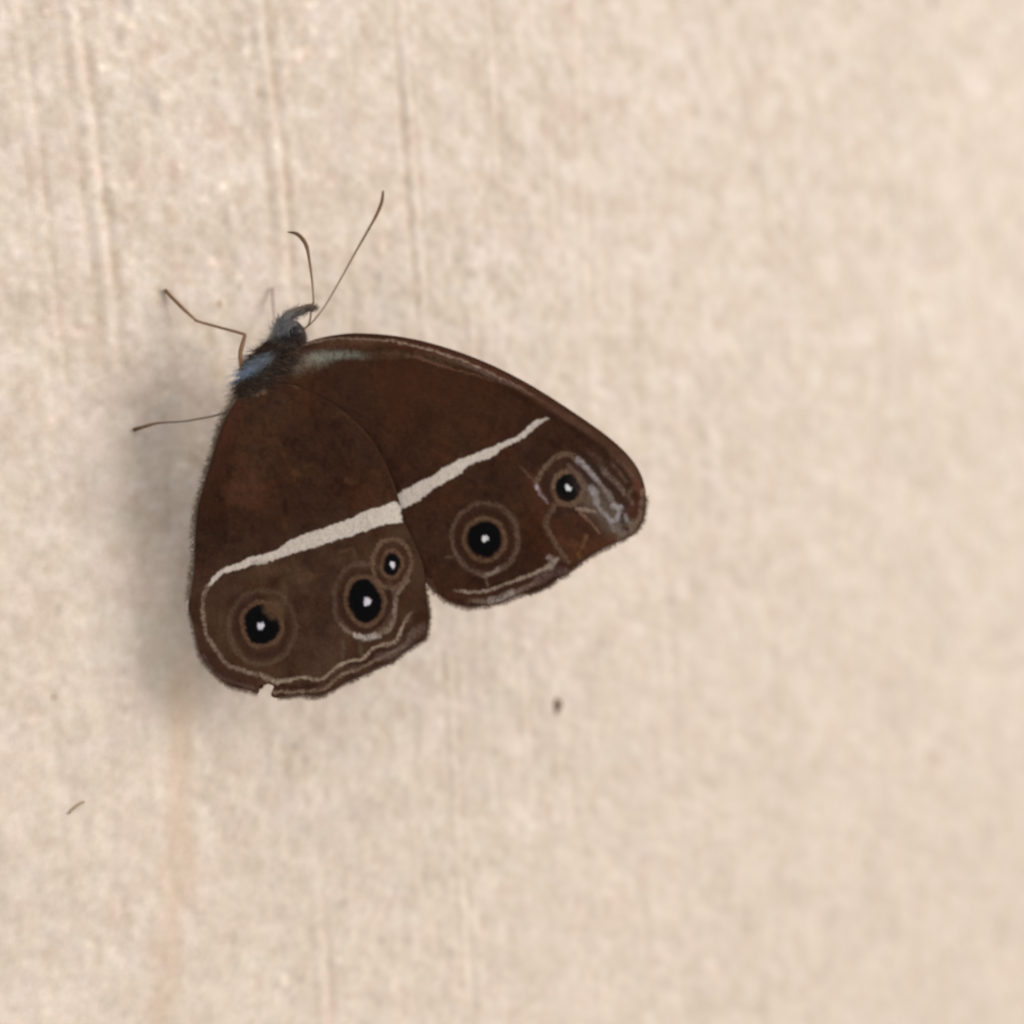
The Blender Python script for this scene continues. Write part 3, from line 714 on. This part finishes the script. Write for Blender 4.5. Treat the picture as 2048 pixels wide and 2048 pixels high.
# ------------------------------------------------------------------ body (one continuous lofted mesh)
# px, py, radius px across, depth offset toward viewer (mm)
sec = [(601, 648, 3, -0.25), (599, 650, 11, -0.25), (594, 655, 20, -0.25), (586, 664, 28, -0.28), (578, 674, 27, -0.3), (571, 686, 22, -0.3), (562, 699, 27, -0.3), (548, 718, 37, -0.3),
       (533, 742, 43, -0.3), (517, 768, 41, -0.3), (503, 795, 33, -0.3), (491, 822, 26, -0.3), (482, 855, 25, -0.3), (472, 900, 26, -0.3), (464, 945, 24, -0.3), (458, 985, 19, -0.3), (455, 1012, 12, -0.3), (454, 1026, 3, -0.3)]
sp = np.array(sec, float)
sps = smooth_line(sp, 3)
def body_col(px, py):
    c = np.tile(lin((58, 40, 30)), (len(px), 1)).astype(float)
    def put(x, y, rx, ry, rgb, a, rot=0):
        nonlocal c
        dx, dy = px-x, py-y; ca, sa = math.cos(rot), math.sin(rot)
        e = np.hypot((dx*ca+dy*sa)/rx, (-dx*sa+dy*ca)/ry); k = (a*sstep(1.15, 0.5, e))[:, None]
        c = c*(1-k)+k*lin(rgb)
    put(572, 655, 34, 26, (128, 130, 132), .9, -.4)
    put(555, 648, 20, 30, (150, 146, 140), .6)
    put(585, 669, 30, 9, (48, 40, 42), .85)
    put(604, 660, 14, 26, (60, 46, 40), .8)
    put(575, 682, 22, 5, (120, 104, 90), .8)
    put(575, 700, 40, 14, (40, 30, 25), .95, -.3)
    put(515, 733, 44, 17, (122, 132, 142), .95, -.6)
    put(498, 744, 24, 13, (142, 158, 180), .9, -.5)
    put(540, 752, 30, 10, (112, 112, 96), .7, -.3)
    put(520, 775, 60, 10, (46, 32, 24), .9, -.2)
    put(470, 795, 18, 22, (150, 138, 122), .6)
    return c
NS = 20
th = np.arange(NS)*2*math.pi/NS
Bv, Bc = [], []
for i, (x, y, r, w) in enumerate(sps):
    a = sps[max(i-1, 0)]; b = sps[min(i+1, len(sps)-1)]; tx, ty = b[0]-a[0], b[1]-a[1]; L = math.hypot(tx, ty); nx, ny = -ty/L, tx/L
    r = max(r, 1.0)
    q = np.stack([x+nx*r*np.cos(th), y+ny*r*np.cos(th)], 1)
    Bv.append(wp(q, w+0.92*r*PXMM*np.sin(th))); Bc.append(body_col(q[:, 0], q[:, 1]))
Bv = np.vstack(Bv); Bc = np.vstack(Bc); nr_ = len(sps)
bfaces = [(i*NS+j, i*NS+(j+1) % NS, (i+1)*NS+(j+1) % NS, (i+1)*NS+j) for i in range(nr_-1) for j in range(NS)]
bfaces += [tuple(range(NS)), tuple(range((nr_-1)*NS, nr_*NS))[::-1]]
body = make_mesh("body", Bv, bfaces, M_fur, Bc, parent=bf)

# compound eye
def blob(name, px, py, w, rx, ry, rz, rgb, mat, parent, rot=0, seg=20, lump=0.0, c_fn=None):
    vv = []; ff = []; pts_ = []
    for i in range(seg//2+1):
        ph = math.pi*i/(seg//2)
        for j in range(seg):
            t = 2*math.pi*j/seg
            u = math.sin(ph)*math.cos(t); v = math.sin(ph)*math.sin(t); z = math.cos(ph)
            k = 1+lump*(random.random()-0.5)*2
            pts_.append((px+(u*rx*math.cos(rot)-v*ry*math.sin(rot))*k, py+(u*rx*math.sin(rot)+v*ry*math.cos(rot))*k)); vv.append(w+z*rz*k)
    for i in range(seg//2):
        for j in range(seg): ff.append((i*seg+j, i*seg+(j+1) % seg, (i+1)*seg+(j+1) % seg, (i+1)*seg+j))
    return make_mesh(name, wp(np.array(pts_), np.array(vv)), ff, mat, np.tile(lin(rgb), (len(vv), 1)), parent=parent)
blob("eye", 589, 666, 0.22, 19, 13, 0.45, (38, 30, 32), M_eye, body, rot=-0.15)

# fur
N = 6500
si = np.where(rng.random(N) < 0.45, rng.uniform(0.4, 15, N), rng.uniform(12, 36, N)); ip = np.clip(si.astype(int), 0, len(sps)-2); fr = si-ip
S = sps[ip]*(1-fr)[:, None]+sps[ip+1]*fr[:, None]
T = sps[np.minimum(ip+2, len(sps)-1)]-sps[np.maximum(ip-1, 0)]; Tn = T[:, :2]/np.linalg.norm(T[:, :2], axis=1)[:, None]
Nn = np.stack([-Tn[:, 1], Tn[:, 0]], 1)
ang = rng.uniform(-0.5, math.pi+0.5, N)
q = S[:, :2]+Nn*(S[:, 2]*np.cos(ang)*0.95)[:, None]
wv = S[:, 3]+0.9*S[:, 2]*PXMM*np.sin(ang)
R0 = wp(q, wv)
out2 = Nn*np.cos(ang)[:, None]
ln_px = 13+12*rng.random(N)+6*(S[:, 1] > 690)
dirp = out2*0.5+Tn*0.8+rng.normal(0, 0.34, (N, 2))
q1 = q+dirp*ln_px[:, None]
R1 = wp(q1, wv+0.30*np.sin(ang)*ln_px*PXMM+rng.normal(0, .05, N))
# none over the eye itself
ok = (((q1[:, 0]-592)/20)**2+((q1[:, 1]-668)/13)**2 > 1) | (np.sin(ang) < 0.1)
ok &= ~((q1[:, 0] > 618) & (q1[:, 1] > 630) & (q1[:, 1] < 680))
c_r = body_col(q[:, 0], q[:, 1]); vv_ = (0.7+0.6*rng.random(N))[:, None]
D = R1-R0
strands("fur", R0[ok], D[ok], np.linalg.norm(D, axis=1)[ok], np.full(ok.sum(), 0.017), np.clip(c_r*vv_*1.4, 0, .9)[ok], np.clip(c_r*vv_*1.9, 0, .9)[ok], body, bend=-0.25*fw[None]*0-0.0*D[ok]/1, segs=2)

# dark ruff lying over the wing roots
n = 1100
tl = rng.random(n); base_ = np.array([(492, 789), (502, 781), (520, 772), (560, 752), (585, 728), (598, 708)], float)
bl = smooth_line(base_, 8); cumb = np.linspace(0, 1, len(bl))
rp = np.stack([np.interp(tl, cumb, bl[:, 0]), np.interp(tl, cumb, bl[:, 1])], 1)+rng.normal(0, 7, (n, 2))-np.array([4, 1])
dd2 = np.array([0.95, 0.12])+rng.normal(0, .25, (n, 2)); lpx = 12+20*rng.random(n)
ep = rp+dd2*lpx[:, None]
w0 = np.maximum(wing_height(rp, 'h'), wing_height(ep, 'h'))+0.02
R0_ = wp(rp, w0-0.02+0.05*rng.random(n)); R1_ = wp(ep, w0+0.01+0.05*rng.random(n))
pal_ = np.array([(46, 32, 24), (58, 42, 30), (84, 66, 50), (110, 92, 74)]); pick = rng.choice(4, n, p=[.45, .33, .15, .07])
cr = lin(pal_[pick])*(0.8+0.4*rng.random(n))[:, None]
strands("ruff", R0_, R1_-R0_, np.linalg.norm(R1_-R0_, axis=1), np.full(n, .012), cr, cr*1.1, body)

# tubes for limbs
def depth_line(pts, dep):
    pts = np.asarray(pts, float); return CAM + np.asarray(dep)[:, None]*ray(pts[:, 0], pts[:, 1])
def tube(name, pts, dep, rad, cols, parent, mat=M_limb, n=4, NS=8, jit=0.06):
    arr = np.column_stack([np.array(pts, float), dep, rad, np.array([lin(c) for c in cols])])
    q = smooth_line(arr, n); C3 = depth_line(q[:, :2], q[:, 2]); m = len(q)
    Tt = np.gradient(C3, axis=0); Tt /= np.linalg.norm(Tt, axis=1)[:, None]
    a = np.cross(Tt, fw); a /= np.linalg.norm(a, axis=1)[:, None]; b = np.cross(Tt, a)
    vs_ = []; cs = []
    for i in range(m):
        rr = max(q[i, 3], 0.004)*(1+jit*(random.random()-.5)*2)
        for j in range(NS):
            t = 2*math.pi*j/NS; vs_.append(C3[i]+rr*(a[i]*math.cos(t)+b[i]*math.sin(t))); cs.append(np.clip(q[i, 4:7], 0.003, 1))
    ff = [(i*NS+j, i*NS+(j+1) % NS, (i+1)*NS+(j+1) % NS, (i+1)*NS+j) for i in range(m-1) for j in range(NS)]
    ff += [tuple(range(NS))[::-1], tuple(range((m-1)*NS, m*NS))]
    return make_mesh(name, vs_, ff, mat, np.array(cs), parent=parent)

def on_wall(px, py, lift=0.10):
    return float(wall_depth(px, py)) - (wall_h(px, py)+lift)/abs(fw[1])

BR, BR2, GY = (146, 114, 86), (130, 98, 72), (156, 140, 126)
# front walking leg
pts = [(506, 760), (486, 748), (482, 726), (481, 704), (489, 674), (487, 668), (440, 655), (397, 643), (388, 637), (360, 611), (330, 580)]
tip = on_wall(330, 580)
dep = [86.9, 86.5, 86.2, 86.0, 85.9, 85.9, 86.0, tip-0.35, tip-0.25, tip-0.08, tip]
tube("leg", pts, dep, [.10, .10, .13, .145, .115, .10, .085, .085, .085, .11, .12], [BR2, (112, 96, 80), BR, BR, BR, BR, (140, 116, 92), BR, BR, BR2, BR2], bf, n=3)
# second walking leg
pts = [(500, 806), (464, 821), (426, 832), (390, 839), (364, 843), (318, 846), (296, 851), (267, 860)]
tip = on_wall(267, 860)
dep = [86.9, 86.3, 86.0, 85.9, 85.85, tip-0.15, tip-0.06, tip]
tube("leg", pts, dep, [.09, .085, .075, .07, .068, .075, .105, .12], [BR, GY, GY, (140, 122, 106), (142, 132, 124), (136, 112, 92), BR2, (100, 72, 48)], bf)
# thin pale grey tube from the thorax to the wall behind the head
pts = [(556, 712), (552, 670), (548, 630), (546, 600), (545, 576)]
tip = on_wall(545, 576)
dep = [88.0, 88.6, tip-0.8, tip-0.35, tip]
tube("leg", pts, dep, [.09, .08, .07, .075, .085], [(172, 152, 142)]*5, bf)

# antennae
pts = [(604, 660), (618, 648), (623, 620), (627, 604), (626, 580), (623, 550), (619, 522), (614, 495), (605, 478), (592, 467), (575, 464)]
tube("antenna", pts, [86.7, 86.6, 86.4, 86.3, 86.2, 86.1, 86.1, 86.2, 86.3, 86.4, 86.5], [.06, .055, .062, .062, .065, .075, .09, .12, .125, .11, .035],
     [BR2, BR2, (150, 122, 94), (150, 122, 94), (150, 128, 108), (140, 112, 88), (130, 100, 76), (122, 92, 68), (118, 88, 64), (118, 88, 64), (100, 74, 52)], bf)
pts = [(604, 660), (624, 645), (650, 612), (681, 559), (712, 503), (737, 459), (755, 426), (764, 402), (766, 382)]
tube("antenna", pts, [86.8, 86.8, 86.9, 87.0, 87.2, 87.3, 87.4, 87.4, 87.5], [.06, .055, .055, .06, .065, .08, .10, .11, .06],
     [BR2, (150, 126, 106), (158, 140, 126), (148, 126, 108), (134, 108, 86), (126, 98, 74), (120, 90, 66), (118, 88, 64), (112, 84, 62)], bf)
# palps
pal = tube("palp", [(566, 662), (566, 648), (574, 634), (590, 623), (608, 616), (625, 613)], [86.4, 86.1, 85.9, 85.9, 85.9, 86.0], [.12, .16, .16, .14, .10, .06],
     [(120, 122, 126), (128, 130, 134), (126, 124, 120), (116, 108, 96), (112, 92, 70), (104, 80, 62)], bf, mat=M_fur)
pq = smooth_line([(560, 660), (563, 648), (573, 634), (590, 623), (608, 616), (622, 613)], 30)
n = 1700; ii = rng.integers(2, len(pq)-6, n); root = pq[ii]+np.array([2, 4])+rng.normal(0, 6.5, (n, 2))*(1.1-0.7*ii/len(pq))[:, None]; tn = pq[np.minimum(ii+4, len(pq)-1)]-pq[ii]; tn /= np.linalg.norm(tn, axis=1)[:, None]
nn = np.stack([tn[:, 1], -tn[:, 0]], 1)
tfr = ii/len(pq)
d2 = tn*1.0+nn*(rng.normal(0.25, .5, n)*(1-0.7*tfr))[:, None]; lp = 10+9*rng.random(n)
P0 = CAM+(86.0-0.12*rng.random(n))[:, None]*ray(root[:, 0], root[:, 1]); e = root+d2*lp[:, None]; P1 = CAM+(85.9+rng.normal(0, .1, n))[:, None]*ray(e[:, 0], e[:, 1])
cp = lin((140, 140, 144))*(1-tfr)[:, None]+lin((112, 94, 74))*tfr[:, None]; cp = cp*(0.7+0.6*rng.random(n))[:, None]
strands("fur", P0, P1-P0, np.linalg.norm(P1-P0, axis=1), np.full(n, .015), cp, cp*1.15, pal)

# ------------------------------------------------------------------ dirt on the wall
def wall_blob(name, px, py, rx, rz, h, rgb, label, tilt=0.0):
    c = wall_xz([(px, py)])[0]; y0 = -wall_h(px, py); vv = []; ff = []; seg = 18
    for i in range(6):
        ph = (math.pi/2)*i/5
        for j in range(seg):
            t = 2*math.pi*j/seg; k = 1+0.18*math.sin(3*t+1)+0.1*math.sin(5*t)
            u, v = math.cos(ph)*math.cos(t)*rx*k, math.cos(ph)*math.sin(t)*rz*k
            vv.append((c[0]+u*math.cos(tilt)-v*math.sin(tilt), y0+0.05-h*math.sin(ph), c[1]+u*math.sin(tilt)+v*math.cos(tilt)))
    for i in range(5):
        for j in range(seg): ff.append((i*seg+j, i*seg+(j+1) % seg, (i+1)*seg+(j+1) % seg, (i+1)*seg+j))
    ff.append(tuple(range(seg)))
    cc = np.tile(lin(rgb), (len(vv), 1))
    o = make_mesh(name, np.array(vv), ff, M_dirt, cc, local=False)
    o["label"] = label; o["category"] = "dirt"; return o
wall_blob("dirt_speck", 1115, 1413, 0.38, 0.66, 0.22, (108, 80, 60), "small dark brown oval speck stuck to the bare wall below the wings", tilt=-0.2)
q = smooth_line([(138, 1628), (148, 1618), (158, 1610), (170, 1603)], 3); W3 = wall_pt(q[:, 0], q[:, 1])
dl = wall_depth(q[:, 0], q[:, 1])-0.13
fb = tube("lint_fibre", q, dl, [.035]+[.06]*(len(q)-3)+[.075, .045], [(186, 164, 140)]*len(q), None, n=2)
for v in fb.data.vertices: v.co += Vector(ORG*MM)
fb["label"] = "short pale brown fibre lying against the wall beside the tan streak"; fb["category"] = "fibre"
